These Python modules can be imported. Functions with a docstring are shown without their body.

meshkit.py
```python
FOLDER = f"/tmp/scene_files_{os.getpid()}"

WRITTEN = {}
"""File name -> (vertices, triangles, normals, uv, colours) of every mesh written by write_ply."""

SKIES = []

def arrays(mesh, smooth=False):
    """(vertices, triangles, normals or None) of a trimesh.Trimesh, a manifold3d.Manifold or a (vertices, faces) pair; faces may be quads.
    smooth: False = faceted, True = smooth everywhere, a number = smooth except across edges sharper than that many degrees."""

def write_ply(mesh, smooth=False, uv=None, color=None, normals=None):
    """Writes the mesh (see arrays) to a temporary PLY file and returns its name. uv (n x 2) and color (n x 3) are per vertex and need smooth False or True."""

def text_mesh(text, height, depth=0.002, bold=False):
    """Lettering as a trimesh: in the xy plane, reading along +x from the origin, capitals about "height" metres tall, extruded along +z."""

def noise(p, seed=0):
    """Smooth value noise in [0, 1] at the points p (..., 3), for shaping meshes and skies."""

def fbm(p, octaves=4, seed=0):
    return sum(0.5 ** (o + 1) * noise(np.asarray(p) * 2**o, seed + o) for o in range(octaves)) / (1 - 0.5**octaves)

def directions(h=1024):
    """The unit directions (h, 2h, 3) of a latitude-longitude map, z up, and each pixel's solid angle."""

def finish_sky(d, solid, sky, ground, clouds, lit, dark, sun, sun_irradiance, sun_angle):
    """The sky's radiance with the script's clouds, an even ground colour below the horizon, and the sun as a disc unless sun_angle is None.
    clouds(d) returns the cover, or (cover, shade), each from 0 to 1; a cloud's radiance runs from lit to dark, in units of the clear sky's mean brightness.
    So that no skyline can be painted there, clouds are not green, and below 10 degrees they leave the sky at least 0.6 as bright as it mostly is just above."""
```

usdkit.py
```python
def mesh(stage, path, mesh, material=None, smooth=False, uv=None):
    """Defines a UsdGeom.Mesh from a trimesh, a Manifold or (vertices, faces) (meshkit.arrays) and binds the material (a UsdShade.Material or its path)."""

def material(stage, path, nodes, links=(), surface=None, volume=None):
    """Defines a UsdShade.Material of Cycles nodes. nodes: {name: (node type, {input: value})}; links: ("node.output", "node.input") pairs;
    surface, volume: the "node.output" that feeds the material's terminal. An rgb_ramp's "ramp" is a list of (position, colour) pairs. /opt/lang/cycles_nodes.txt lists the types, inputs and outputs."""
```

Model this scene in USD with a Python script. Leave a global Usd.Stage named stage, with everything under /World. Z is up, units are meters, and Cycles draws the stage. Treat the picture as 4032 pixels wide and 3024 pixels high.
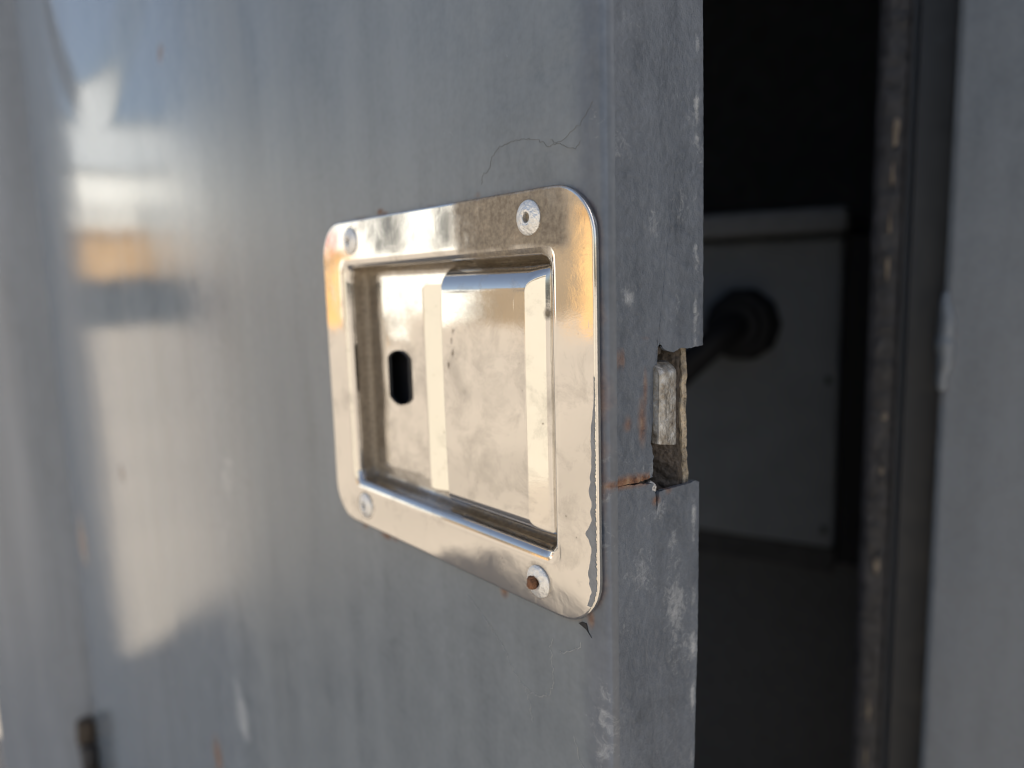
import math, random
import numpy as np, trimesh, usdkit, meshkit
from shapely import geometry as sg, affinity, ops
from pxr import Usd, UsdGeom, UsdLux, UsdShade, Gf, Sdf, Vt

random.seed(7)
rng = np.random.default_rng(7)
stage = Usd.Stage.CreateInMemory()
UsdGeom.SetStageUpAxis(stage, 'Z'); UsdGeom.SetStageMetersPerUnit(stage, 1.0)
UsdGeom.Xform.Define(stage, '/World'); UsdGeom.Scope.Define(stage, '/World/Looks')

# ---------------------------------------------------------------- camera
cam = UsdGeom.Camera.Define(stage, '/World/camera')
RX, DN, FW = np.array([0.645207, 0.763505, -0.027712]), np.array([0.08592, -0.108554, -0.990371]), np.array([-0.759161, 0.636613, -0.13564])
CP = np.array([0.128537, -0.1376, 0.094509])
cam.AddTransformOp().Set(Gf.Matrix4d(*RX, 0, *(-DN), 0, *(-FW), 0, *CP, 1))
FL = 6.86
cam.CreateFocalLengthAttr(FL); cam.CreateHorizontalApertureAttr(FL / 0.7128636); cam.CreateVerticalApertureAttr(FL / 0.7128636 * .75)
cam.CreateFStopAttr(1.78); cam.CreateFocusDistanceAttr(0.198)
cam.CreateClippingRangeAttr(Gf.Vec2f(0.01, 1000)); cam.CreateExposureAttr(1.24)

# ---------------------------------------------------------------- sky and sun
SUN_EL, SUN_AZ = math.radians(46), math.radians(37)        # azimuth measured from +y towards +x
sd = np.array([math.sin(SUN_AZ) * math.cos(SUN_EL), math.cos(SUN_AZ) * math.cos(SUN_EL), math.sin(SUN_EL)])
sun = UsdLux.DistantLight.Define(stage, '/World/sun')
sun.CreateNormalizeAttr(True); sun.CreateIntensityAttr(1.25); sun.CreateAngleAttr(0.5); sun.CreateColorAttr(Gf.Vec3f(1, .95, .86))
z = sd; x = np.cross([0, 0, 1], z); x /= np.linalg.norm(x); y = np.cross(z, x)
sun.AddTransformOp().Set(Gf.Matrix4d(*x, 0, *y, 0, *z, 0, 0, 0, 20, 1))
sky = UsdLux.DomeLight.Define(stage, '/World/sky')
skm = usdkit.material(stage, '/World/Looks/sky', {
    's': ('sky_texture', dict(sky_type='single_scattering', sun_disc=False, sun_elevation=SUN_EL, sun_rotation=math.atan2(sd[0], sd[1]), aerosol_density=3.0)),
    'h': ('hsv', dict(saturation=.78)), 'b': ('background_shader', dict(strength=0.08))}, [('s.color', 'h.color'), ('h.color', 'b.color')])
skm.CreateSurfaceOutput('cycles').ConnectToSource(UsdShade.Shader.Get(stage, '/World/Looks/sky/b').CreateOutput('background', Sdf.ValueTypeNames.Token))
UsdShade.MaterialBindingAPI.Apply(sky.GetPrim()).Bind(skm)

# ---------------------------------------------------------------- helpers
used = {}
def fresh(parent, name):
    k = (parent, name); n = used.get(k, 0); used[k] = n + 1
    return f'{parent}/{name}' + (f'_{n:03d}' if n else '')
def tag(prim, label=None, category=None, group=None, kind=None):
    for k, v in (('label', label), ('category', category), ('group', group), ('kind', kind)):
        if v: prim.SetCustomDataByKey(k, v)
    return prim
def thing(name, label, category, group=None, loc=(0, 0, 0), rotz=0):
    p = fresh('/World', name)
    x = UsdGeom.Xform.Define(stage, p); x.AddTranslateOp().Set(Gf.Vec3d(*loc)); x.AddRotateZOp().Set(rotz)
    tag(x.GetPrim(), label, category, group); return p
def obj(name, mesh, mat, parent='/World', smooth=False, attrs=None, label=None, **kw):
    """one Mesh prim; attrs: per-vertex float primvars (smooth False or True only)"""
    m = usdkit.mesh(stage, fresh(parent, name), mesh, mat, smooth=smooth)
    for k, v in (attrs or {}).items():
        UsdGeom.PrimvarsAPI(m).CreatePrimvar(k, Sdf.ValueTypeNames.FloatArray, 'vertex').Set(Vt.FloatArray.FromNumpy(np.asarray(v, np.float32)))
    tag(m.GetPrim(), label, **kw)
    return str(m.GetPath())
def grid(U, V, f, skip=None):
    """quad sheet over the coordinate arrays; f(u, v) -> (n, 3)"""
    u, v = np.meshgrid(U, V, indexing='ij')
    P = f(u.ravel(), v.ravel()); n, m = u.shape
    i = np.arange((n - 1))[:, None] * m + np.arange(m - 1)[None]
    q = np.stack([i, i + m, i + m + 1, i + 1], -1)
    if skip is not None:
        cu, cv = (u[:-1, :-1] + u[1:, 1:]) / 2, (v[:-1, :-1] + v[1:, 1:]) / 2
        q = q[~skip(cu, cv)]
    q = q.reshape(-1, 4)
    return P, np.vstack([q[:, :3], q[:, [0, 2, 3]]])
def cat(*ms):
    V, F, n = [], [], 0
    for m in ms:
        v, f = (np.asarray(m.vertices), np.asarray(m.faces)) if hasattr(m, 'vertices') else m
        V.append(v); F.append(f + n); n += len(v)
    return np.vstack(V), np.vstack(F)
def box(x0, x1, y0, y1, z0, z1, r=0.0):
    if r <= 0:
        b = trimesh.creation.box([x1 - x0, y1 - y0, z1 - z0]); b.apply_translation([(x0 + x1) / 2, (y0 + y1) / 2, (z0 + z1) / 2]); return b
    import manifold3d as m3
    s = m3.Manifold.sphere(r, 12)
    hull = m3.Manifold.batch_hull([s.translate([a, b, c]) for a in (x0 + r, x1 - r) for b in (y0 + r, y1 - r) for c in (z0 + r, z1 - r)])
    t = hull.to_mesh(); return trimesh.Trimesh(t.vert_properties[:, :3], t.tri_verts)
def revolve(profile, n=40):
    """profile [(r, h)]; axis +z"""
    pr = np.array(profile); a = np.linspace(0, 2 * np.pi, n, endpoint=False)
    P = np.stack([pr[None, :, 0] * np.cos(a)[:, None], pr[None, :, 0] * np.sin(a)[:, None], np.broadcast_to(pr[None, :, 1], (n, len(pr)))], -1)
    k = len(pr); i = np.arange(n)[:, None] * k + np.arange(k - 1)[None]; j = (np.arange(n)[:, None] + 1) % n * k + np.arange(k - 1)[None]
    q = np.stack([i, j, j + 1, i + 1], -1).reshape(-1, 4)
    return trimesh.Trimesh(P.reshape(-1, 3), np.vstack([q[:, :3], q[:, [0, 2, 3]]]), process=False)
def tube(pts, rad, n=10):
    pts = np.asarray(pts, float); rad = np.broadcast_to(rad, len(pts))
    t = np.gradient(pts, axis=0); t /= np.linalg.norm(t, axis=1)[:, None]
    up = np.array([0.31, 0.2, 0.93]); a = np.cross(t, up); a /= np.linalg.norm(a, axis=1)[:, None]; b = np.cross(t, a)
    th = np.linspace(0, 2 * np.pi, n, endpoint=False)
    P = pts[:, None] + rad[:, None, None] * (np.cos(th)[None, :, None] * a[:, None] + np.sin(th)[None, :, None] * b[:, None])
    m = len(pts); i = np.arange(m - 1)[:, None] * n + np.arange(n)[None]; j = np.arange(m - 1)[:, None] * n + (np.arange(n)[None] + 1) % n
    q = np.stack([i, i + n, j + n, j], -1).reshape(-1, 4); F = [q[:, :3], q[:, [0, 2, 3]]]
    V = np.vstack([P.reshape(-1, 3), pts[:1], pts[-1:]]); c0, c1 = len(V) - 2, len(V) - 1; k = np.arange(n)
    F += [np.c_[np.full(n, c0), k, (k + 1) % n], np.c_[np.full(n, c1), (m - 1) * n + (k + 1) % n, (m - 1) * n + k]]
    tm = trimesh.Trimesh(V, np.vstack(F), process=False); tm.fix_normals(); return tm
def fbm(p, s, o=4, seed=0): return meshkit.fbm(np.asarray(p) * s, o, seed) - .5
def plate_poly(poly, to3, thick, nrm, size=None, rough=0.0, seed=0):
    """a flat sheet cut to a shapely polygon in (a, b); to3(a, b) places its front; thick goes along -nrm"""
    v, f = trimesh.creation.triangulate_polygon(poly, engine='earcut')
    t = trimesh.Trimesh(np.c_[v, np.zeros(len(v))], f, process=False)
    if size:
        vv, ff = trimesh.remesh.subdivide_to_size(t.vertices, t.faces, size, max_iter=14)
        t = trimesh.Trimesh(vv, ff); t.merge_vertices()
    nrm = np.asarray(nrm, float)
    P = to3(t.vertices[:, 0], t.vertices[:, 1])
    if rough: P = P + nrm * (rough * fbm(P, 140, 4, seed) + rough * .5 * fbm(P, 600, 2, seed + 5))[:, None]
    n = np.cross(P[t.faces[:, 1]] - P[t.faces[:, 0]], P[t.faces[:, 2]] - P[t.faces[:, 0]]).sum(0)
    F = t.faces if n @ nrm > 0 else t.faces[:, ::-1]
    e = np.sort(F[:, [0, 1, 1, 2, 2, 0]].reshape(-1, 2), axis=1); de = F[:, [0, 1, 1, 2, 2, 0]].reshape(-1, 2)
    _, inv, cnt = np.unique(e, axis=0, return_inverse=True, return_counts=True)
    bd = de[cnt[inv.ravel()] == 1]; N = len(P)
    u = np.unique(bd); loc = np.zeros(N, int); loc[u] = np.arange(len(u)); bd = loc[bd] + 2 * N; k = len(u)
    side = np.vstack([np.c_[bd[:, 1], bd[:, 0], bd[:, 0] + k], np.c_[bd[:, 1], bd[:, 0] + k, bd[:, 1] + k]])
    return np.vstack([P, P - nrm * thick, P[u], P[u] - nrm * thick]), np.vstack([F, F[:, ::-1] + N, side])
def sm(a, b, v):
    q = np.clip((v - a) / (b - a), 0, 1); return q * q * (3 - 2 * q)
def jag(line, amp, step, seed):
    """a polyline made ragged"""
    l = sg.LineString(line); n = max(2, int(l.length / step)); r = np.random.default_rng(seed)
    p = np.array([l.interpolate(i / n, normalized=True).coords[0] for i in range(n + 1)])
    k = r.normal(0, amp, (n + 1, 2)); k[0] = k[-1] = 0
    return [tuple(q) for q in p + k]

# ---------------------------------------------------------------- materials
def mat(name, nodes, links, surface='p.BSDF'): return usdkit.material(stage, '/World/Looks/' + name, nodes, links, surface=surface)
def plain(name, col, rough=.5, metal=0., var=.12, scale=60, bump=.0, bscale=300, spec=.5):
    c = np.array(col)
    return mat(name, {'g': ('geometry', {}), 'n': ('noise_texture', dict(scale=scale, detail=5, roughness=.6)),
                      'r': ('rgb_ramp', {'ramp': [(.3, tuple(c * (1 - var))), (.7, tuple(c * (1 + var)))]}),
                      'n2': ('noise_texture', dict(scale=bscale, detail=3)), 'b': ('bump', dict(strength=bump, distance=.002)),
                      'p': ('principled_bsdf', dict(roughness=rough, metallic=metal, specular_ior_level=spec))},
               [('g.position', 'n.vector'), ('g.position', 'n2.vector'), ('n.fac', 'r.fac'), ('r.color', 'p.base_color'), ('n2.fac', 'b.height')] + ([('b.normal', 'p.normal')] if bump else []))
def paint(name, lo, hi, r0, r1, bump=.25, streak=(30, 30, 3.5), scuff=230, spec=.5):
    """weathered grey paint: vertical streaks, speckle, rust and scuffs from the mesh's own marks"""
    return mat(name, {
        'g': ('geometry', {}), 'm': ('mapping', dict(scale=streak)), 'ns': ('noise_texture', dict(scale=1., detail=6, roughness=.65)),
        'nf': ('noise_texture', dict(scale=420, detail=4, roughness=.6)), 'nm': ('noise_texture', dict(scale=55, detail=6, roughness=.65, distortion=.6)),
        'a1': ('math', dict(math_type='multiply_add', value2=.55, value3=0.)), 'a2': ('math', dict(math_type='multiply_add', value2=.25)), 'a3': ('math', dict(math_type='multiply_add', value2=.3)),
        'r': ('rgb_ramp', {'ramp': [(.40, lo), (.5, tuple((np.array(lo) + hi) / 2)), (.64, hi)]}),
        'ru': ('attribute', dict(attribute='rust')), 'ed': ('attribute', dict(attribute='bend')), 'r2': ('rgb_ramp', {'ramp': [(.38, (.050, .061, .078)), (.68, (.106, .123, .149))]}), 'x0': ('mix_color', dict(blend_type='mix')), 'ruA': ('math', dict(math_type='multiply_add', value2=1.1)), 'ruR': ('map_range', dict(from_min=.72, from_max=1.5, to_min=0, to_max=.95, clamp=True)),  # bend mask mixes in the darker flange tone, shade put into the colour
        'ruC': ('rgb_ramp', {'ramp': [(.3, (.05, .02, .012)), (.5, (.17, .075, .032)), (.72, (.27, .17, .095))]}),
        'x1': ('mix_color', dict(blend_type='mix')),
        'sc': ('attribute', dict(attribute='scuff')), 'scN': ('noise_texture', dict(scale=scuff, detail=7, roughness=.75, distortion=.8)), 'scA': ('math', dict(math_type='multiply_add', value2=1.3)),
        'scR': ('map_range', dict(from_min=.92, from_max=1.35, to_min=0, to_max=.75, clamp=True)),
        'x2': ('mix_color', dict(blend_type='mix', b=(.46, .475, .48))),
        'bh': ('math', dict(math_type='multiply_add', value2=.5)), 'b': ('bump', dict(strength=bump, distance=.0006)),
        'rr': ('map_range', dict(from_min=.3, from_max=.7, to_min=r0, to_max=r1, clamp=True)), 'rr2': ('math', dict(math_type='multiply_add', value2=.45)), 'mt': ('attribute', dict(attribute='matte')), 'mA': ('math', dict(math_type='multiply_add', value2=.34)),
        'p': ('principled_bsdf', dict(specular_ior_level=spec))},
        [('g.position', 'm.vector'), ('m.vector', 'ns.vector'), ('g.position', 'nf.vector'), ('g.position', 'nm.vector'), ('g.position', 'scN.vector'),
         ('ns.fac', 'a1.value1'), ('nf.fac', 'a2.value1'), ('a1.value', 'a2.value3'), ('nm.fac', 'a3.value1'), ('a2.value', 'a3.value3'), ('a3.value', 'r.fac'),
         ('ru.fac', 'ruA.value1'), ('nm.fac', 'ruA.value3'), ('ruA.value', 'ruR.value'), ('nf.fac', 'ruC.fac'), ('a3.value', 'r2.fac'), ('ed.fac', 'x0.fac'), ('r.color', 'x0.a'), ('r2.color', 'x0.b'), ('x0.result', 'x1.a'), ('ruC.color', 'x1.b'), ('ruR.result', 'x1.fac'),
         ('sc.fac', 'scA.value1'), ('scN.fac', 'scA.value3'), ('scA.value', 'scR.value'), ('x1.result', 'x2.a'), ('scR.result', 'x2.fac'), ('x2.result', 'p.base_color'),
         ('nm.fac', 'bh.value1'), ('nf.fac', 'bh.value3'), ('bh.value', 'b.height'), ('b.normal', 'p.normal'),
         ('nm.fac', 'rr.value'), ('rr.result', 'rr2.value3'), ('ruR.result', 'rr2.value1'), ('mt.fac', 'mA.value1'), ('rr2.value', 'mA.value3'), ('mA.value', 'p.roughness')])
DOOR = paint('grey_door_paint', (.098, .113, .125), (.160, .179, .194), .06, .12, bump=.09, spec=.6)
EDGE = paint('shaded_edge_paint', (.050, .061, .078), (.106, .123, .149), .36, .56, bump=.85, streak=(90, 90, 25), scuff=520)  # door paint darkened: the shade on the flange is painted into the colour
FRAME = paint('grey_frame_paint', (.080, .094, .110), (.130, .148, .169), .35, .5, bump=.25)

STOP = paint('shaded_stop_paint', (.020, .024, .031), (.038, .044, .053), .4, .55, bump=.2)  # frame paint made darker, the shade on the set-back flange painted in
JAMB = paint('left_jamb_paint', (.130, .145, .163), (.200, .218, .242), .42, .55, bump=.1)
def chrome(name, col, r0, r1):
    return mat(name, {
        'g': ('geometry', {}), 'n': ('noise_texture', dict(scale=70, detail=7, roughness=.7, distortion=.4)), 'nf': ('noise_texture', dict(scale=900, detail=3)),
        'gr': ('attribute', dict(attribute='grime_shade')), 'ga': ('math', dict(math_type='multiply_add', value2=.9)), 'gR': ('map_range', dict(from_min=.62, from_max=1.15, to_min=0, to_max=.96, clamp=True)),  # mask for dirt, and for shade painted on the tray floor
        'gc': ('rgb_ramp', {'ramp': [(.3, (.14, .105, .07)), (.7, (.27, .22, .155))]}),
        'm1': ('mapping', dict(scale=(900, 900, 60), rotation=(.0, .5, .2))), 's1': ('noise_texture', dict(scale=1., detail=2)), 's1r': ('map_range', dict(from_min=.72, from_max=.84, to_min=0, to_max=1, clamp=True)),
        'm2': ('mapping', dict(scale=(70, 900, 1100), rotation=(.0, .35, .0))), 's2': ('noise_texture', dict(scale=1., detail=2)), 's2r': ('map_range', dict(from_min=.76, from_max=.88, to_min=0, to_max=1, clamp=True)),
        'sa': ('math', dict(math_type='add')), 'hb': ('math', dict(math_type='multiply_add', value2=-.6)), 'b': ('bump', dict(strength=.05, distance=.0005)),
        'v': ('voronoi_texture', dict(scale=260, randomness=1.)), 'vr': ('map_range', dict(from_min=.03, from_max=.1, to_min=1, to_max=0, clamp=True)), 'vn': ('map_range', dict(from_min=.52, from_max=.6, to_min=0, to_max=1, clamp=True)), 'vm': ('math', dict(math_type='multiply')),
        'cm': ('mix_color', dict(blend_type='mix', a=col, b=tuple(np.array(col) * .93))),
        'c2': ('mix_color', dict(blend_type='mix', b=(.12, .10, .08))),
        'rr': ('map_range', dict(from_min=.3, from_max=.72, to_min=r0, to_max=r1, clamp=True)), 'r2': ('math', dict(math_type='multiply_add', value2=.14)),
        'p': ('principled_bsdf', dict(metallic=1.)), 'd': ('principled_bsdf', dict(roughness=.6)), 'mx': ('mix_closure', {})},
        [('g.position', 'n.vector'), ('g.position', 'nf.vector'), ('g.position', 'm1.vector'), ('g.position', 'm2.vector'), ('m1.vector', 's1.vector'), ('m2.vector', 's2.vector'), ('g.position', 'v.vector'),
         ('s1.fac', 's1r.value'), ('s2.fac', 's2r.value'), ('s1r.result', 'sa.value1'), ('s2r.result', 'sa.value2'), ('sa.value', 'hb.value1'), ('n.fac', 'hb.value3'), ('hb.value', 'b.height'), ('b.normal', 'p.normal'),
         ('v.distance', 'vr.value'), ('n.fac', 'vn.value'), ('vr.result', 'vm.value1'), ('vn.result', 'vm.value2'),
         ('n.fac', 'cm.fac'), ('cm.result', 'c2.a'), ('vm.value', 'c2.fac'), ('c2.result', 'p.base_color'),
         ('n.fac', 'rr.value'), ('sa.value', 'r2.value1'), ('rr.result', 'r2.value3'), ('r2.value', 'p.roughness'),
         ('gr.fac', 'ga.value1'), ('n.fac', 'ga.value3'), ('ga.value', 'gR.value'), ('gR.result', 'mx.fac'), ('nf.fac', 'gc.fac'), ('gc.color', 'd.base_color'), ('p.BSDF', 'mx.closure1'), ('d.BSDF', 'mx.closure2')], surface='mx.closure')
STEEL = chrome('polished_steel', (.665, .645, .62), .025, .09)
ALU = plain('dull_aluminium', (.72, .71, .69), .5, .9, .12, 500, .35, 900)
RUST = plain('rust', (.17, .075, .035), .85, 0, .45, 500, .8, 900)
LEDGE = plain('chipped_lit_edge', (.29, .245, .18), .6, .2, .7, 160, .7, 600)  # paler than the lining: the lit edge is put into the colour
DARKRUST = plain('brown_rusty_steel', (.062, .048, .036), .75, .2, .5, 220, .7, 500)
WORN = mat('worn_bolt_metal', {'g': ('geometry', {}), 'm': ('mapping', dict(scale=(380, 380, 260))), 'n': ('noise_texture', dict(scale=1., detail=6, roughness=.7)), 'n2': ('noise_texture', dict(scale=700, detail=4)),
    'r': ('rgb_ramp', {'ramp': [(.34, (.13, .105, .08)), (.45, (.24, .22, .19)), (.56, (.33, .32, .30)), (.68, (.47, .475, .475))]}), 'b': ('bump', dict(strength=.9, distance=.0006)), 'p': ('principled_bsdf', dict(metallic=.6, roughness=.45))},
    [('g.position', 'm.vector'), ('m.vector', 'n.vector'), ('g.position', 'n2.vector'), ('n.fac', 'r.fac'), ('r.color', 'p.base_color'), ('n2.fac', 'b.height'), ('b.normal', 'p.normal')])
DARK = plain('dark_steel', (.045, .047, .05), .6, 0, .3, 30)
BLACK = plain('black_rubber', (.010, .010, .012), .7, 0, .2, 200, .3, 200)
GREYBOX = plain('grey_box_paint', (.215, .235, .255), .5, 0, .12, 20)
LOWGREY = plain('dark_grey_panel', (.10, .108, .12), .6)
LIDGREY = plain('grey_lid_paint', (.20, .21, .22), .6)
CRACK = plain('paint_crack', (.13, .13, .125), .8)
PEEL = plain('lifted_paint_edge', (.36, .37, .365), .6)
RESIDUE = plain('dried_glue', (.27, .225, .175), .7, 0, .5, 300, .6, 500)
FILM = plain('grey_paint_flakes', (.20, .205, .21), .5, 0, .15, 300, .3)
TORN = plain('torn_metal_edge', (.42, .41, .39), .5, .2, .25, 600)
CONC = plain('pale_yard_concrete', (.325, .285, .235), .9, 0, .12, .5)
WALLP = plain('pale_plaster', (.66, .68, .66), .85, 0, .1, .4)
BROWN = plain('brown_cladding', (.17, .13, .085), .7, 0, .15, .6)
ORANGE = plain('orange_paint', (.52, .32, .13), .5, 0, .12, 1.)
RED = plain('red_paint', (.45, .06, .05), .5, 0, .12, 1.)
DKGREY = plain('dark_vehicle', (.05, .055, .06), .35)
CREAM = plain('cream_panel', (.43, .405, .345), .5)
WHITE = plain('white_panel', (.50, .52, .53), .5)
BLUEISH = plain('grey_cladding', (.30, .33, .34), .7)

# ---------------------------------------------------------------- the steel cabinet: frame, jambs, shell
A = math.radians(19.367); HX = -0.868
e2, n2 = np.array([math.cos(A), math.sin(A)]), np.array([-math.sin(A), math.cos(A)])
def fr(s, t, zz):
    s, t, zz = np.broadcast_arrays(np.asarray(s, float), t, zz)
    return np.stack([HX + s * e2[0] + t * n2[0], s * e2[1] + t * n2[1], zz], -1)
def fbox(s0, s1, t0, t1, z0, z1, r=0):
    b = box(s0, s1, t0, t1, z0, z1, r); v = np.asarray(b.vertices); return fr(v[:, 0], v[:, 1], v[:, 2]), np.asarray(b.faces)
GZ = -1.18
ZB, ZT = -0.80, 0.95                       # door opening
CZ0, CZ1 = GZ + .18, 1.25                  # cabinet
S0, S1, DEP = -.26, 1.5, 1.25
cab = thing('steel_cabinet', 'big grey steel cabinet whose dark doorway the open door uncovers', 'cabinet')
# right front panel, finely meshed where the photograph shows it
U = np.unique(np.r_[np.linspace(.8945, .96, 60), np.linspace(.96, S1, 20)]); V = np.unique(np.r_[np.linspace(CZ0, -.3, 10), np.linspace(-.3, .3, 260), np.linspace(.3, CZ1, 10)])
def rp(u, v):
    P = fr(u, 0, v); w = fbm(P, 40, 3, 3) * .0006 + fbm(P, 6, 2, 9) * .002
    edge = np.exp(-((u - .8945) / .0015) ** 2) * .0012 + w
    return fr(u, edge, v)
P, F = grid(U, V, rp)
ret = grid(np.linspace(0, .034, 8), V, lambda t, v: fr(.8945 + .0004 * np.sin(v * 60), t + .0012, v))
rust = np.exp(-(((P[:, 2] - .05) / .03) ** 2)) * np.exp(-((U.repeat(len(V)) - .897) / .006) ** 2) * .35
obj('front_panel', cat((P, F[:, ::-1]), ret), FRAME, cab, smooth=True, attrs={'rust': np.r_[rust, np.zeros(len(ret[0]))], 'scuff': np.r_[.12 + .3 * fbm(P, 20, 3, 8), np.zeros(len(ret[0]))]})
# weld bead on the edge of the right panel
zs = np.linspace(.030, .084, 40); wb = fr(.8952 + .0010 * np.sin((zs - .03) / .054 * np.pi) + .0004 * np.sin(zs * 300), .0008, zs)
obj('weld_bead', tube(wb, .0046 * np.sin(np.linspace(.15, np.pi - .15, 40)) ** .5  * (1 + .5 * fbm(np.c_[zs, zs, zs], 90, 3, 6))), FRAME, cab, smooth=60)
# left jamb
U = np.r_[np.linspace(S0, -.1, 40), np.linspace(-.098, -.012, 60)]; V = np.linspace(CZ0, CZ1, 120)
P, F = grid(U, V, lambda u, v: fr(u, .026 * np.exp(-(u + .012) ** 2 / .042 ** 2) + .0015 * fbm(fr(u, 0, v), 5, 3, 4), v))
obj('front_panel', cat((P, F[:, ::-1]), grid(np.linspace(0, .05, 4), V, lambda t, v: fr(-.012, .026 + t, v))), JAMB, cab, smooth=40)
obj('header', fbox(-.012, .8945, 0, .04, ZT, CZ1), FRAME, cab)
obj('sill', fbox(-.012, .8945, 0, .04, CZ0, ZB), FRAME, cab)
# stop flange set back behind the front panel, with a bead and a black gasket strip
V = np.linspace(ZB, ZT, 700)
sf = grid(np.r_[np.linspace(.8555, .8735, 10), np.linspace(.8738, .8768, 9), np.linspace(.8772, .8955, 10)], V,
          lambda s, v: fr(s, .036 - .0016 * np.exp(-((s - .8752) / .0008) ** 2), v))
obj('stop_flange', (sf[0], sf[1][:, ::-1]), STOP, cab, smooth=True)
gk = grid(np.linspace(.8550, .8725, 18), np.linspace(-.42, .45, 700), lambda s, v: fr(s + .0009 * fbm(np.stack([v * 90, v * 0, v * 0], -1), 1, 3, 5) * (s < .857), .0335 + .0016 * fbm(fr(s, 0, v), 160, 4, 2) + .003 * ((s - .8637) / .0087) ** 4, v))
GASKET = plain('old_gasket', (.034, .034, .038), .5, 0, .6, 130, .6, 260)
obj('gasket_strip', (gk[0], gk[1][:, ::-1]), GASKET, cab, smooth=True, label='dirty black gasket strip on the door stop')
for s, zz, h in [(.8660, .176, .017), (.8652, .152, .014), (.8647, .124, .014), (.8646, .0975, .013), (.8662, .0085, .005), (.8660, -.0255, .006), (.8652, -.088, .012), (.8640, -.185, .016), (.8636, -.219, .014)]:
    b = trimesh.creation.icosphere(2); v = b.vertices * np.array([.0013 + .0005 * math.sin(zz * 900), .0012, h / 2]); v = v * (1 + 1.6 * fbm(v + s + zz, 260, 3, int(abs(zz) * 1e4)))[:, None]
    obj('glue_residue', (fr(v[:, 0] + s, v[:, 1] + .0325, v[:, 2] + zz), b.faces), RESIDUE, cab, smooth=True)
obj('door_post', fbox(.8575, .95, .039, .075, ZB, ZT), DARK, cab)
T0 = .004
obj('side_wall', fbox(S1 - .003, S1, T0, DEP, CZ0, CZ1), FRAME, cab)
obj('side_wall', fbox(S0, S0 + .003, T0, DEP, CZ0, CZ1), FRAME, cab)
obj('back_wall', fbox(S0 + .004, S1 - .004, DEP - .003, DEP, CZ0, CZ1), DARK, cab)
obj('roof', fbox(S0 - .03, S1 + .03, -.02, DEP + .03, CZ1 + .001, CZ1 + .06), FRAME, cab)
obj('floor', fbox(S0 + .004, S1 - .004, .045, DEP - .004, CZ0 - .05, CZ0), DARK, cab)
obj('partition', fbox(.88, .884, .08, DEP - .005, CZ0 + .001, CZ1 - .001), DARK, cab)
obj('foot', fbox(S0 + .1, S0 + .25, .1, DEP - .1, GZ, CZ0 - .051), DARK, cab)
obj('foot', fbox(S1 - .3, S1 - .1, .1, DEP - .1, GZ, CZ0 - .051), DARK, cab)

# ---------------------------------------------------------------- what stands inside
cb = thing('control_box', 'dim grey metal box with a lipped lid inside the dark doorway', 'box')
obj('body', fbox(.42, .800, .40, .60, -.213, .136, .006), GREYBOX, cb, smooth=40)
obj('lid', fbox(.41, .806, .375, .61, .1385, .166, .008), LIDGREY, cb, smooth=40)
obj('base_trim', fbox(.43, .800, .405, .6, -.240, -.2145), DARK, cb)
obj('dark_side', fbox(.8015, .832, .41, .6, -.23, .136), BLACK, cb)  # black block in place of the dark, shadowed side of the box
for zz in (-.02, -.19): obj('screw', fbox(.786, .792, .3965, .401, zz - .004, zz + .004), DARK, cb)
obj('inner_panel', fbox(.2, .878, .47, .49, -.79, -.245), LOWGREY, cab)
pl = thing('cable_plug', 'black ribbed plug with its cable on the front of the dim grey box', 'plug')
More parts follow.
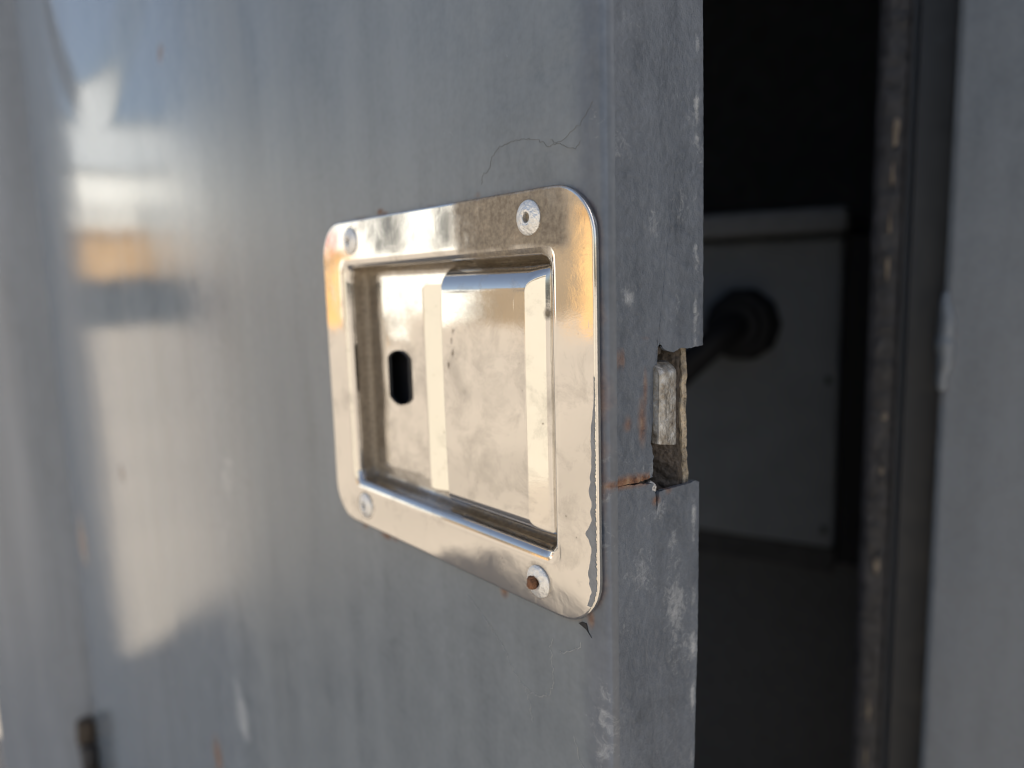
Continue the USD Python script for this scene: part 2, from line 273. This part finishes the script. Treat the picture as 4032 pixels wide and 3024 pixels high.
q = revolve([(0, 0), (.022, 0), (.034, .004), (.036, .012), (.033, .018), (.033, .034), (.030, .040), (.024, .042), (.022, .05), (0, .052)], 40)
v = q.vertices.copy(); ang = np.arctan2(v[:, 1], v[:, 0]); rr = np.hypot(v[:, 0], v[:, 1]); k = 1.12 + .025 * np.cos(ang * 10) * (rr > .028); v[:, :2] *= k[:, None]
obj('ribbed_nut', (fr(.700 + v[:, 0], .396 - v[:, 2], .042 + v[:, 1]), q.faces), BLACK, pl, smooth=35)
tt = np.linspace(0, 1, 40)
cv = np.array([(1 - t) ** 3 * np.array([.700, .348, .042]) + 3 * (1 - t) ** 2 * t * np.array([.690, .30, .035]) + 3 * (1 - t) * t ** 2 * np.array([.655, .30, -.01]) + t ** 3 * np.array([.52, .34, -.12]) for t in tt])
obj('cable', tube(fr(cv[:, 0], cv[:, 1], cv[:, 2]), .0155, 16), BLACK, pl, smooth=40)

# ---------------------------------------------------------------- the open door
MM = 1e-3
door = thing('steel_door', 'weathered grey steel door standing ajar with a notched bent edge', 'door')
XL = -.862; ZD0, ZD1 = -.79, .94
RUSTS = [(-106.9, 121.5, 2.6, 1.3, 1.), (-103, 120.6, 2., 1., .8), (-130.7, -.6, 2.2, 2., .9), (-114.3, -1.4, 4.5, 1.6, .9), (-108, -1.2, 2.5, 1.2, .7), (-42, -1.2, 2.2, 2.6, .75), (-4.6, 2.4, 1.6, 3.2, .8), (-49, 121, 2, 1.6, .55), (-20, 121.5, 3, .8, .35), (-75, 121, 8, .7, .3),
         (-362, -221, 9, 16, .85), (-812, -185, 24, 34, .8), (-350, 236, 9, 6, .5), (-570, -60, 8, 10, .6)]
def front_y(x, zz):
    P = np.stack([x, x * 0, zz], -1)
    y = .0007 * fbm(P, 3.5, 3, 1) * np.clip((-x - .12) / .2, 0, 1) * 2.0                     # oil-canned sheet
    y += .00035 * fbm(P * [1, 1, .35], 16, 3, 2) * np.clip((-x - .1) / .2, 0, 1)
    r = np.hypot((x + .497) * .95, zz - .425) + .003 * fbm(P, 12, 2, 17)                     # a round bulge knocked out from inside
    y -= .0042 * (1 - sm(.150, .206, r)) + .0042 * (1 - sm(.05, .105, r))
    y += .0006 * np.clip((x + .0080) / .00605, 0, 1.2) ** 2                                   # the sheet starts to turn before the bend
    near = np.clip((x + .10) / .08, 0, 1)
    y += .00020 * fbm(P, 120, 4, 6) * near
    wr = np.exp(-((x + .004) / .012) ** 2) * np.clip((.03 - zz) / .05, 0.12, 1)                # wrinkles by the bend
    y += .00035 * wr * fbm(np.stack([x * 1.2 + zz * .35, x * 0, zz], -1), 300, 3, 12)
    y += .00022 * np.exp(-((x + .0025) / .0018) ** 2) * fbm(np.stack([x * 3, x * 0, zz * .25], -1), 420, 2, 13)
    return y
R, BX, A0 = .0038, .00185, .20
UX = np.unique(np.round(np.r_[np.linspace(XL, -.3, 200), np.linspace(-.3, -.135, 80), np.arange(-.135, -.0165, .0011), np.arange(-.0165, BX - R * (1 - math.sin(A0)) - .0002, .0005), BX - R * (1 - math.sin(A0))], 6))
VZ = np.unique(np.round(np.r_[np.linspace(ZD0, -.3, 80), np.linspace(-.3, -.07, 110), np.arange(-.07, .19, .0009), np.linspace(.19, .5, 140), np.linspace(.5, ZD1, 30)], 6))
P, F = grid(UX, VZ, lambda u, v: np.stack([u, front_y(u, v), v], -1), skip=lambda u, v: (u > -.1335) & (u < -.0175) & (v > .0175) & (v < .1025))
F = F[:, ::-1]
XE = BX - R * (1 - math.sin(A0)); YE = .0006
th = np.linspace(A0, np.pi / 2, 9)
Pb, Fb = grid(th, VZ, lambda a, v: np.stack([BX - (1 - np.sin(a)) * R, YE + R * (np.cos(A0) - np.cos(a)) + (front_y(a * 0 + XE, v) - YE) * np.cos(a), v], -1))
n = np.cross(P[F[:, 1]] - P[F[:, 0]], P[F[:, 2]] - P[F[:, 0]]).sum(0)
if n[1] > 0: F = F[:, ::-1]
nb = np.cross(Pb[Fb[:, 1]] - Pb[Fb[:, 0]], Pb[Fb[:, 2]] - Pb[Fb[:, 0]]).sum(0)
if nb[1] > 0: Fb = Fb[:, ::-1]
G = cat((P, F), (Pb, Fb)); g = trimesh.Trimesh(*G, process=False); g.merge_vertices(); V0 = np.asarray(g.vertices)
def marks(V0):
    ru = np.zeros(len(V0))
    for x, zz, a, b, s in RUSTS: ru = np.maximum(ru, s * np.exp(-((V0[:, 0] * 1e3 - x) / a) ** 2 - ((V0[:, 2] * 1e3 - zz) / b) ** 2))
    dx, dz = np.abs(V0[:, 0] * 1e3 + 75.5) - 61, np.abs(V0[:, 2] * 1e3 - 60) - 45.5
    dd = np.hypot(np.maximum(dx, 0), np.maximum(dz, 0)) - 14.5
    ru = np.maximum(ru, (.34 + .5 * fbm(V0, 90, 3, 77)) * np.exp(-np.clip(dd, 0, 99) / 1.6) * (dd > -6))
    ru = np.maximum(ru, .8 * np.exp(-((V0[:, 2] * 1e3 - 41) / 1.3) ** 2) * (V0[:, 0] > -.001) * np.clip((V0[:, 1] * 1e3 + .5) / 2, 0, 1))
    sc = .10 + .5 * fbm(V0, 30, 3, 21) + .12 * np.exp(-((V0[:, 0] + .001) / .003) ** 2)
    sc = sc + (.16 + .8 * fbm(V0 * [1, 1, .6], 40, 3, 31)) * np.exp(-((V0[:, 0] + .30 + .03 * fbm(V0, 9, 2, 30)) / .012) ** 2) * (V0[:, 2] < .0)
    return ru, sc
ru, sc = marks(V0)
mt_ = sm(-.40, -.22, V0[:, 0] + .05 * fbm(V0 * [1, 1, .25], 14, 3, 71)) * .85 + .22 * fbm(V0 * [1, 1, .3], 30, 3, 72)
obj('front_sheet', g, DOOR, door, smooth=True, attrs={'rust': ru, 'scuff': sc, 'matte': np.clip(mt_, 0, 1), 'bend': np.clip(sm(-.0100, -.0028, V0[:, 0] + .004 * fbm(V0, 60, 4, 81)), 0, 1)})  # bend mask carries the painted shade from the flange onto the front
# bent edge flange with the latch notch, a crack and a slit torn in it
y0 = R
right = jag([(38.6, 76.6), (38.2, 130), (37.4, 169), (37.2, 260)], .05, 1.6, 1)
notch = jag([(18.0, 72.5), (16.9, 66), (16.6, 59), (15.6, 52), (16.2, 46), (16.2, 41.2)], .22, .9, 2)
ntop = jag([(18.3, 76.6), (19.2, 77.9), (20.4, 76.2), (23, 75.2), (25, 74.6), (28, 75.6), (33, 75.3), (38.7, 75.7)], .10, .8, 3)
nbot = jag([(16.4, 39.3), (17.3, 38.2), (17.7, 34.5), (18.1, 31.2), (18.8, 33.6), (19.3, 36.3), (21, 36.4), (26, 36.2), (31, 36.0), (36.2, 36.2), (37.6, 35.6)], .07, .8, 4)
cr_up = jag([(16.2, 41.2), (12, 40.9), (8, 41.0), (4.3, 41.3)], .1, .8, 5)
cr_dn = jag([(4.3, 41.15), (8, 40.5), (12, 40.0), (16.4, 39.3)], .1, .8, 6)
rlow = jag([(37.6, 35.6), (37.4, -10), (36, -56), (35.6, -160)], .05, 1.6, 7)
up_ = sg.Polygon([(4.3, ZD1 * 1e3), (37.2, ZD1 * 1e3)] + right[::-1] + ntop[::-1] + notch[1:] + cr_up[1:])
dn_ = sg.Polygon([(4.3, ZD0 * 1e3)] + cr_dn + nbot[1:] + rlow[1:] + [(35.6, ZD0 * 1e3)])
assert up_.is_valid and dn_.is_valid, (up_.is_valid, dn_.is_valid)
poly = ops.unary_union([up_, dn_])
fine = poly.intersection(sg.box(0, -80, 60, 200)); coarse_t = poly.intersection(sg.box(0, 200, 60, 2000)); coarse_b = poly.intersection(sg.box(0, -2000, 60, -80))
KX = 1.0173
fa = lambda a: np.where(a < 4.4, a, (a + 137.6) * KX - 137.6) * MM
fb = lambda b: (94.5 + (b - 94.5) * KX) * MM
to3 = lambda a, b: np.stack([np.full(len(a), BX) - .0002 * (b < 41) * np.clip((a - 4.3) / 12, 0, 1), fa(a), fb(b)], -1)
ms = []
for q, s in ((fine, 1.3), (coarse_t, None), (coarse_b, None)):
    for gq in [w for w in getattr(q, 'geoms', [q]) if w.geom_type == 'Polygon' and w.area > .01]: ms.append(plate_poly(gq, to3, .0014, (1, 0, 0), s, .00032 if s else 0, 3))
G = cat(*ms); V0 = G[0]
y_, z_ = V0[:, 1] * 1e3, V0[:, 2] * 1e3
crack_z = np.interp(y_, [4, 16], [41.2, 40.3])
ru = 1.0 * np.exp(-((z_ - crack_z) / 2.0) ** 2) * (y_ < 17.5)
for yy, zz, a, b, s in [(5.8, 74.3, 1.9, 3.2, .95), (14.4, 56, 2.2, 8, .68), (15.6, 65, 1.2, 7, .6), (8.5, 56.5, 2.0, 2.4, .55), (20.5, 33, 2.2, 1.6, .8), (30, 36, 9, .8, .7), (26, 35, 2, 1.5, .55), (16, 79, 3, 1, .4)]:
    ru = np.maximum(ru, s * np.exp(-((y_ - yy) / a) ** 2 - ((z_ - zz) / b) ** 2))
sc = .22 + .5 * fbm(V0, 70, 4, 33) + (.08 + .9 * fbm(V0, 120, 3, 35)) * np.exp(-((y_ - 38) / 1.3) ** 2)
for yy, zz, a, b, s in [(9, 90, 2.5, 2.5, .35), (23, 30, 4, 3, .22), (30, 8, 4, 30, .1), (32, 118, 5, 20, .1), (19, 110, 3, 5, .2), (28, 20, 3, 3, .2)]: sc = sc + s * np.exp(-((y_ - yy) / a) ** 2 - ((z_ - zz) / b) ** 2)
# break the edges so that the sheet keeps crisp sides
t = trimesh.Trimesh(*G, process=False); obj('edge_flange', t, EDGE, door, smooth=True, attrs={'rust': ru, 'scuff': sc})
# lining sheet behind the notch: rusty, ragged
ledge = jag([(33.6, 25), (35.4, 36), (34.9, 45), (34.1, 56), (34.4, 66), (33.8, 82)], .14, 1.7, 11)
lin = sg.Polygon([(24.5, 25)] + ledge + [(25.5, 82), (26.2, 66), (25.4, 52), (24.9, 40)])
obj('inner_lining', plate_poly(lin, lambda a, b: np.stack([np.full(len(a), .0012) - .0012 * np.clip((33 - a) / 8, 0, 1) - .009 * np.clip((31.5 - a) / 6, 0, 1) - .0024, fa(a), fb(b)], -1), .0018, (1, 0, 0), 1.0, .0009, 17), DARKRUST, door, smooth=False, label='rusty ragged sheet edge behind the notch')
obj('inner_lining', plate_poly(sg.Polygon(jag([(19.5, 25), (19.7, 48), (19.2, 60)], .25, .9, 15) + [(25, 60), (25, 25)]), lambda a, b: np.stack([np.full(len(a), -.0085), fa(a), fb(b)], -1), .001, (1, 0, 0), 1.2, .0008, 19), DARKRUST, door)
lump = trimesh.creation.icosphere(3); v = lump.vertices * np.array([.0022, .0032, .0022]); v *= (1 + .9 * fbm(v, 500, 3, 4))[:, None]
ed = [(q[0] - .2, q[1]) for q in ledge]
obj('lining_edge', plate_poly(sg.Polygon([(q[0] - 1.9 - .6 * meshkit.noise(np.array([q[1] * .37, 0, 0])), q[1]) for q in ledge] + [(q[0] + .15, q[1]) for q in ledge[::-1]]).buffer(0), lambda a, b: np.stack([np.full(len(a), -.0008), fa(a), fb(b)], -1), .0008, (1, 0, 0), .8, .0009, 23), LEDGE, door, label='pale chipped strip painted as the lit edge of the lining sheet')
obj('weld_lump', (v + [-.0008, .0218, .0757], lump.faces), DARKRUST, door, smooth=True)
obj('weld_lump', (v * [.7, .45, .8] + [.0004, .0198, .0369], lump.faces), TORN, door, smooth=True)
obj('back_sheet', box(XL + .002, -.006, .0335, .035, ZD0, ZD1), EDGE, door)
obj('hinge_edge', box(XL - .0015, XL, .0005, .035, ZD0, ZD1), DOOR, door)
obj('top_edge', box(XL + .002, .0002, .005, .033, ZD1 - .002, ZD1 - .0005), DOOR, door)
obj('bottom_edge', box(XL + .002, .0002, .005, .033, ZD0 + .0005, ZD0 + .002), DOOR, door)
def on_front(pts, dy=-.00006):
    p = np.array(pts, float) * MM; return np.stack([p[:, 0], front_y(p[:, 0], p[:, 1]) + dy, p[:, 1]], -1)
def wob(pts, seed, amp=.35, step=.8):
    return np.array(jag(pts, amp * .6, step, seed))
obj('paint_crack', tube(on_front(wob([(-47, 124), (-46.5, 126), (-43, 128), (-42, 131), (-38, 133.5), (-30, 134.3), (-22, 133), (-18, 130.5), (-12, 131), (-6, 134), (-2, 139)], 3)), .000045, 5), CRACK, door)
obj('paint_crack', tube(on_front(wob([(-17, 132), (-12, 129.5), (-8, 128.5), (-6, 130)], 4)), .00005, 5), CRACK, door)
obj('paint_crack', tube(on_front(wob([(-.6, 40.9), (-2.2, 41.3)], 4, .1)), .00016, 5), CRACK, door)
for i, pts in enumerate([[(-62, -9), (-52, -14), (-44, -20), (-38, -27), (-33, -30), (-28, -30.5), (-22, -27.5), (-20.5, -24), (-20.3, -18), (-21, -12), (-20, -9)], [(-17, -12.5), (-12, -9.5), (-8.5, -7.5), (-8.6, -5.8)], [(-33, -30), (-31, -36), (-30, -40)], [(-12, -36), (-10, -42), (-5, -47), (-2, -49)]]):
    obj('peeled_paint_edge', tube(on_front(wob(pts, 20 + i, .5)), .00008, 5), PEEL, door)
g2 = box(0, .0011, 0, .0001, 0, .0001)
obj('paint_chip', plate_poly(sg.Polygon([(-9.2, -.3), (-6.3, -1.2), (-4.4, -3.0), (-5.6, -1.7), (-6.2, .6), (-8, .5)]), lambda a, b: np.stack([a * MM, front_y(a * MM, b * MM) - .00025, b * MM], -1), .0002, (0, -1, 0)), BLACK, door)
hg = thing('door_hinge', 'rust-stained hinge knuckle low on the far edge of the grey door', 'hinge')
for k in range(4):
    z0 = -.43 - k * .032
    c = revolve([(0, 0), (.0075, 0), (.0092, .002), (.0092, .027), (.0075, .029), (0, .029)], 24); v = c.vertices * 1.; v[:, :2] *= (1.15 + .9 * fbm(v + k, 150, 3, k))[:, None]
    obj('knuckle', (v + [-.8745, -.009, z0 - .03], c.faces), (DARKRUST if k % 2 == 0 else GASKET), hg, smooth=40)

# ---------------------------------------------------------------- paddle latch
latch = thing('paddle_latch', 'polished steel paddle latch in a riveted recessed tray on the grey door', 'latch')
LX, LZ, LW, LH = -.0755, .060, .0755, .060
def rrect(ins, r, nx=46, nz=36, nc=10):
    """loop of a rounded rectangle, same vertex count for every inset, counter-clockwise in (x, z)"""
    a, b = LW - ins, LH - ins; out = []
    for sx, sz, t0, along in ((1, 1, 0, None), (-1, 1, 90, None), (-1, -1, 180, None), (1, -1, 270, None)):
        t = np.radians(t0 + np.linspace(0, 90, nc)); c = np.stack([sx * (a - r) + r * np.cos(t), sz * (b - r) + r * np.sin(t)], -1)
        out.append(c)
    L = []
    for i in range(4):
        L.append(out[i]); p, q = out[i][-1], out[(i + 1) % 4][0]; n = nx if i % 2 == 0 else nz
        L.append(p + (q - p) * np.linspace(0, 1, n + 2)[1:-1, None])
    return np.vstack(L)
prof = [(0.05, .0), (0, -.0010), (.10, -.0014), (.35, -.0016)] + [(d, -.0016) for d in np.linspace(.8, 14.2, 16)]
for a in np.linspace(0, 1, 10)[1:]:
    prof.append((14.2 + 3.6 * math.sin(a * math.pi / 2), -.0016 + .0026 * (1 - math.cos(a * math.pi / 2))))
prof += [(18.0, .0025), (18.1, .004), (18.3, .0052), (18.7, .0061), (19.3, .0067), (20.2, .0070), (21.2, .0071)]
loops = []
for d, yv in prof:
    r = max(14.5 - d, 4.5) if d < 11 else max(4.5 + (14.2 - d) * .0, 4.0) if d < 18.2 else 4.0
    L = rrect(d * MM, r * MM); loops.append(np.stack([L[:, 0] + LX, np.full(len(L), yv), L[:, 1] + LZ], -1))
nl = len(loops[0]); V = np.vstack(loops)
i = np.arange(len(loops) - 1)[:, None] * nl + np.arange(nl)[None]; j = np.arange(len(loops) - 1)[:, None] * nl + (np.arange(nl)[None] + 1) % nl
q = np.stack([i, j, j + nl, i + nl], -1).reshape(-1, 4); F = np.vstack([q[:, :3], q[:, [0, 2, 3]]])
keyc = np.array([-.1095, .0605])
hole = sg.Point(*keyc * 1e3).buffer(10.4, 24).intersection(sg.box(keyc[0] * 1e3 - 7.2, 0, keyc[0] * 1e3 + 7.2, 200))
fl = sg.Polygon(loops[-1][:, [0, 2]] * 1e3, [list(hole.exterior.coords)[:-1]])
fv, ff = trimesh.creation.triangulate_polygon(fl, engine='earcut')
vv, f2 = trimesh.remesh.subdivide_to_size(np.c_[fv, np.zeros(len(fv))], ff, 2.5, max_iter=10)
kd = np.hypot(vv[:, 0] - keyc[0] * 1e3, (vv[:, 1] - keyc[1] * 1e3) * .9)
yy = .0071 - .0003 * np.exp(-(np.clip(kd - 9, 0, 99) / 7) ** 2)          # raised ground round the keyhole
FL3 = np.stack([vv[:, 0] * MM, yy, vv[:, 1] * MM], -1)
edge_pts = np.min(np.hypot(vv[:, 0][:, None] - loops[-1][None, :, 0] * 1e3, vv[:, 1][:, None] - loops[-1][None, :, 2] * 1e3), axis=1) < .02
FL3[edge_pts, 1] = .0071
hr = np.array(hole.exterior.coords)[:-1] * MM; m = len(hr)
hv = np.vstack([np.c_[hr[:, 0], np.full(m, .0059), hr[:, 1]], np.c_[hr[:, 0], np.full(m, .0075), hr[:, 1]]]); k = np.arange(m)
hf = np.vstack([np.c_[k, (k + 1) % m, (k + 1) % m + m], np.c_[k, (k + 1) % m + m, k + m]])
def orient(V, F, want):
    n = np.cross(V[F[:, 1]] - V[F[:, 0]], V[F[:, 2]] - V[F[:, 0]]).sum(0); return F if n @ np.array(want) > 0 else F[:, ::-1]
# slight waviness of the stamped sheet
wv = (.00028 * fbm(V, 26, 2, 41) + .00005 * fbm(V, 110, 2, 42)); fr_ = np.clip((np.tile(1., len(V))), 0, 1); V = V + np.stack([0 * wv, wv, 0 * wv], -1)
G = cat((V, orient(V, F, (0, -1, 0))), (FL3, orient(FL3, f2, (0, -1, 0))))
t = trimesh.Trimesh(*G, process=False); t.merge_vertices(digits_vertex=5) if False else None
V0 = np.asarray(t.vertices); x_, z_ = V0[:, 0] * 1e3, V0[:, 2] * 1e3
gm = .72 * sm(-62, -57, x_) * (1 - sm(-12, -6, x_)) * sm(101.5, 106, z_) * (V0[:, 1] < .001)
gm = np.maximum(gm, .55 * sm(-66, -50, x_) * (1 - sm(-20, -12, x_)) * sm(97, 100, z_) * (1 - sm(106, 110, z_)))
gm = np.maximum(gm, .10 + .3 * fbm(V0, 60, 3, 50))
for rx, rz in ((-24.5, 112.4), (-127, 112.9), (-24, 7.9), (-126.4, 8.7)): gm = np.maximum(gm, .55 * np.exp(-((np.hypot(x_ - rx, z_ - rz) - 4.6) / 1.2) ** 2))
gm = np.maximum(gm, .6 * (V0[:, 1] > .0045) * np.exp(-((np.abs(z_ - 60) - 40.5) / 2.0) ** 2))  # darker bands along the top and bottom creases of the recess
gm = np.maximum(gm, (1.0 + .2 * fbm(V0, 60, 3, 51)) * (V0[:, 1] > .002) * (x_ < -130.5)); gm = np.maximum(gm, (.20 + .5 * fbm(V0, 60, 3, 52)) * (V0[:, 1] > .006))  # left wall darkest, floor toned lightly
gm = np.maximum(gm, .62 * np.exp(-((x_ + 89.8) / 1.3) ** 2) * sm(20, 24, z_) * (1 - sm(94, 98, z_)) * (V0[:, 1] > .006)); gm = np.maximum(gm, (.55 + .5 * fbm(V0, 90, 3, 55)) * (z_ < 24.5) * (V0[:, 1] > .0035))  # shadow left of the tab painted on the floor; recess bottom darkened
obj('recessed_tray', t, STEEL, latch, smooth=True, attrs={'grime_shade': gm})
obj('keyhole_rim', (hv, hf), DARK, latch)
obj('lock_case', box(-.131, -.030, .0150, .031, .026, .094), BLACK, latch)
# peeling grey film along the right edge of the tray
top = [(-.9, 78)]; fz = np.linspace(80, 7, 200); wd = .35 + 3.6 * np.clip(np.exp(-((fz - 33) / 14) ** 2) * .75 + np.exp(-((fz - 12) / 8) ** 2) * .55 + np.exp(-((fz - 56) / 5) ** 2) * .3, 0, 1) * (.15 + 1.6 * (meshkit.fbm(np.c_[fz * .22, fz * 0, fz * 0], 3, 3)))
ex = np.where(fz < 14.5, -14.5 + np.sqrt(np.maximum(14.5 ** 2 - (14.5 - fz) ** 2, 0)), 0)
lfE = [(x - .45 - w, zz) for x, w, zz in zip(ex, wd, fz)]; rtE = [(x - .36 - .5 * abs(rng.normal()) * (.4 if w < 1 else .7), zz) for x, w, zz in zip(ex, wd, fz)]
wy = lambda a, b: np.stack([a * MM, .00028 * fbm(np.stack([a * MM, a * 0 - .0016, b * MM], -1), 26, 2, 41) - .00172, b * MM], -1)
obj('paint_remnant', plate_poly(sg.Polygon(lfE + rtE[::-1]).buffer(0) if sg.Polygon(lfE + rtE[::-1]).is_valid else max(getattr(sg.Polygon(lfE + rtE[::-1]).buffer(0), 'geoms', [sg.Polygon(lfE + rtE[::-1]).buffer(0)]), key=lambda g: g.area), wy, .00005, (0, -1, 0)), FILM, latch, label='ragged grey paint remnant along the right edge of the tray')

# paddle: a pressed cover with rounded top, chamfered right side and a grip tab on the left
x0, x1, z0, z1 = -.0707, -.0195, .0205, .1010
def spaced(a, b, n, ea, eb):
    t = np.linspace(0, 1, n); t = t * t * (3 - 2 * t) * .55 + t * .45; return a + (b - a) * t
PX, PZ = np.unique(np.r_[np.arange(x0, x0 + .006, .00025), np.linspace(x0 + .006, x1 - .011, 50), np.arange(x1 - .011, x1, .00022), x1]), np.unique(np.r_[np.arange(z0, z0 + .007, .0003), np.linspace(z0 + .007, z1 - .011, 70), np.arange(z1 - .011, z1, .0003), z1])
YF, YB = -.0012, .0068
def quarter(d, L, D):      # drop of a rounded shoulder: distance d from the side, shoulder length L, depth D
    q = np.clip(1 - d / L, 0, 1); return D * (1 - np.sqrt(np.clip(1 - q ** 2, 0, 1)))
def pad(x, zz):
    dl, dr, db, dt = x - x0, x1 - x, zz - z0, z1 - zz
    D = YB - YF
    left = D * (1 - sm(.0000, .0014, dl)) * .8
    rt = np.where(dr > .0014, .0034 * (1 / (1 + np.exp((dr - .0082) / .00022))) * np.clip((.0086 - dr) / .0072, 0, 1), 0); 
    ch = .0030 * np.clip((.0084 - dr) / .0070, 0, 1); rt = np.where(dr < .0026, ch + quarter(dr, .0026, D - .0030), ch)
    bt = quarter(db, .0050, D); tp = quarter(dt, .0090, D)
    p = 2.6; drop = (left ** p + rt ** p + bt ** p + tp ** p) ** (1 / p)
    crown = .00045 * ((zz - .058) / .04) ** 2 + .00012 * fbm(np.stack([x, x * 0, zz], -1), 40, 2, 60)
    return np.stack([x, np.minimum(YF + drop + crown, YB), zz], -1)
P, F = grid(PX, PZ, pad); F = orient(P, F, (0, -1, 0))
gp = .10 + .35 * fbm(P, 55, 3, 70)
gp = np.maximum(gp, (.19 + .14 * fbm(P, 40, 3, 73)) * (P[:, 0] < -.0285) * sm(.0925, .088, P[:, 2]))
gp = np.maximum(gp, .6 * np.exp(-((P[:, 2] * 1e3 - 98) / 2) ** 2) * sm(-70, -40, P[:, 0] * 1e3) * 0 + .85 * np.exp(-((P[:, 0] * 1e3 + 21.5) / .9) ** 2 - ((P[:, 2] * 1e3 - 86) / 1.6) ** 2))
for px, pz in ((-63, 80), (-64, 77), (-63.5, 73), (-66, 69)): gp = np.maximum(gp, .9 * np.exp(-((P[:, 0] * 1e3 - px) / .7) ** 2 - ((P[:, 2] * 1e3 - pz) / 1.1) ** 2))
tabp = sg.box(-86.0, 23.0, -68.5, 95.2).buffer(-3.5).buffer(3.5, 12)
def tab3(a, b): return np.stack([a * MM, .0012 + .00033 * np.minimum(a + 88.8, 12.6) + .0007 * np.clip((-84.8 - a) / 1.2, 0, 1) ** 2, b * MM], -1)
ts = plate_poly(tabp, tab3, .0012, (0, -1, 0), .8, 0)
G = cat((P, F), ts)
obj('paddle', trimesh.Trimesh(*G, process=False), STEEL, latch, smooth=True, attrs={'grime_shade': np.r_[gp, np.maximum(.02 + .4 * fbm(ts[0], 90, 3, 5), .75 * np.exp(-((ts[0][:, 0] * 1e3 + 71.6) / .7) ** 2))]})  # darker line where the tab meets the body
# rivets
rp_ = [(5.0, 0), (4.98, .35), (4.7, .62), (4.0, .92), (3.1, 1.2), (2.5, 1.34), (2.25, 1.46), (2.0, 1.40), (1.55, 1.3), (1.4, 1.1), (1.35, -1.5), (0, -1.5)]
for idx, (rx, rz) in enumerate(((-24.5, 112.4), (-127.0, 112.4), (-24.0, 7.9), (-126.4, 8.5))):
    c = revolve([(a * MM * .97, h * MM) for a, h in rp_], 48); v = c.vertices * 1.; v += (fbm(v + idx, 700, 3, idx) * .00022)[:, None] * np.array([0, 0, 1.])
    rv = obj('rivet', (np.stack([v[:, 0] + rx * MM, -v[:, 2] - .00155, v[:, 1] + rz * MM], -1), c.faces[:, ::-1]), ALU, latch, smooth=30, label='rivet with a rusty broken pin' if idx == 2 else None)
    if idx == 2:
        b = trimesh.creation.icosphere(3); w = b.vertices * np.array([.0016, .0021, .0021]); w *= (1 + 1.1 * fbm(w, 500, 3, 9))[:, None]
        obj('rusty_pin', (w + [rx * MM - .0012, -.0030, rz * MM - .0001], b.faces), RUST, rv, smooth=True)
# latch bolt in the notch of the door edge
bp = sg.Polygon([(16.4, 71.2), (17.2, 72.4), (26.6, 72.0), (27.9, 70.6), (28.0, 49.2), (22, 49.6), (16.2, 50.6)])
def bolt3(a, b): return np.stack([(.0068 - .0062 * np.clip((a - 22.6) / 5.2, 0, 1) ** 1.6) - .0030 * np.clip((b - 69.4) / 2.8, 0, 1) ** 2 - .0006 * np.clip((18 - a) / 2, 0, 1) - .0024, fa(a), fb(b)], -1)
obj('latch_bolt', plate_poly(bp, bolt3, .011, (1, 0, 0), .7, .00035, 5), WORN, latch, smooth=False)

# ---------------------------------------------------------------- the yard behind the viewer, seen in the polished steel and the glossy paint
U = np.linspace(-150, 150, 40)
P, F = grid(U, U, lambda a, b: np.stack([a, b, np.full(len(a), GZ)], -1)); F = orient(P, F, (0, 0, 1))
obj('ground', (P, F), CONC, kind='structure')
def place(az, dist):
    a = math.radians(az); return np.array([CP[0] - dist * math.cos(a), -dist * math.sin(a)])
def shed(name, label, category, az, dist, w, d, h, m, roofm=None, windows=0, doors=0):
    c = place(az, dist); p = thing(name, label, category, None, (c[0], c[1], GZ), 90 - (90 - az) - 90 + 90)
    obj('wall', box(-d / 2, d / 2, -w / 2, w / 2, 0, h), m, p)
    obj('roof', box(-d / 2 - .15, d / 2 + .15, -w / 2 - .15, w / 2 + .15, h + .002, h + .16), roofm or m, p)
    for k in range(windows):
        yy = -w / 2 + (k + .5) * w / windows; obj('window', box(d / 2 - .01, d / 2 + .03, yy - .6, yy + .6, h * .45, h * .8), DKGREY, p)
    return p
shed('storage_building', 'long pale plaster building at the back of the sunlit yard', 'building', 22.5, 42, 21, 8, 6.8, WALLP, BLUEISH, 6)
shed('brown_building', 'brown clad building at the back of the sunlit yard', 'building', 52, 34, 16, 8, 7, BROWN, BROWN, 3)
shed('orange_container', 'tall narrow orange steel container before the brown building', 'container', 45.8, 20, .5, 2.4, 2.9, ORANGE)
shed('orange_container', 'long low orange steel container before the brown building', 'container', 39.5, 60, 11, 2.4, 3.9, ORANGE)
shed('orange_container', 'orange steel container left of the low red one', 'container', 26.2, 27, 1.3, 2.4, 2.4, ORANGE)
shed('orange_container', 'orange steel container behind the dark van', 'container', 12.3, 38, 4.2, 2.4, 3.9, ORANGE)
shed('red_container', 'low red steel container between the orange ones', 'container', 25.0, 28, .9, 2.4, 3.0, RED)
shed('parked_van', 'dark parked van at the far side of the yard', 'van', 16, 34, 9, 2, 1.75, DKGREY)
shed('white_building', 'tall white building behind the dark parked van', 'building', 11, 50, 21, 8, 10.5, WHITE, BLUEISH)
shed('added_cream_box', 'cream box trailer added unseen to brighten the paddle', 'reflector', 80, 5.2, 2.6, 2.3, 2.3, CREAM)  # unseen cream box, added to put a bright reflection on the paddle
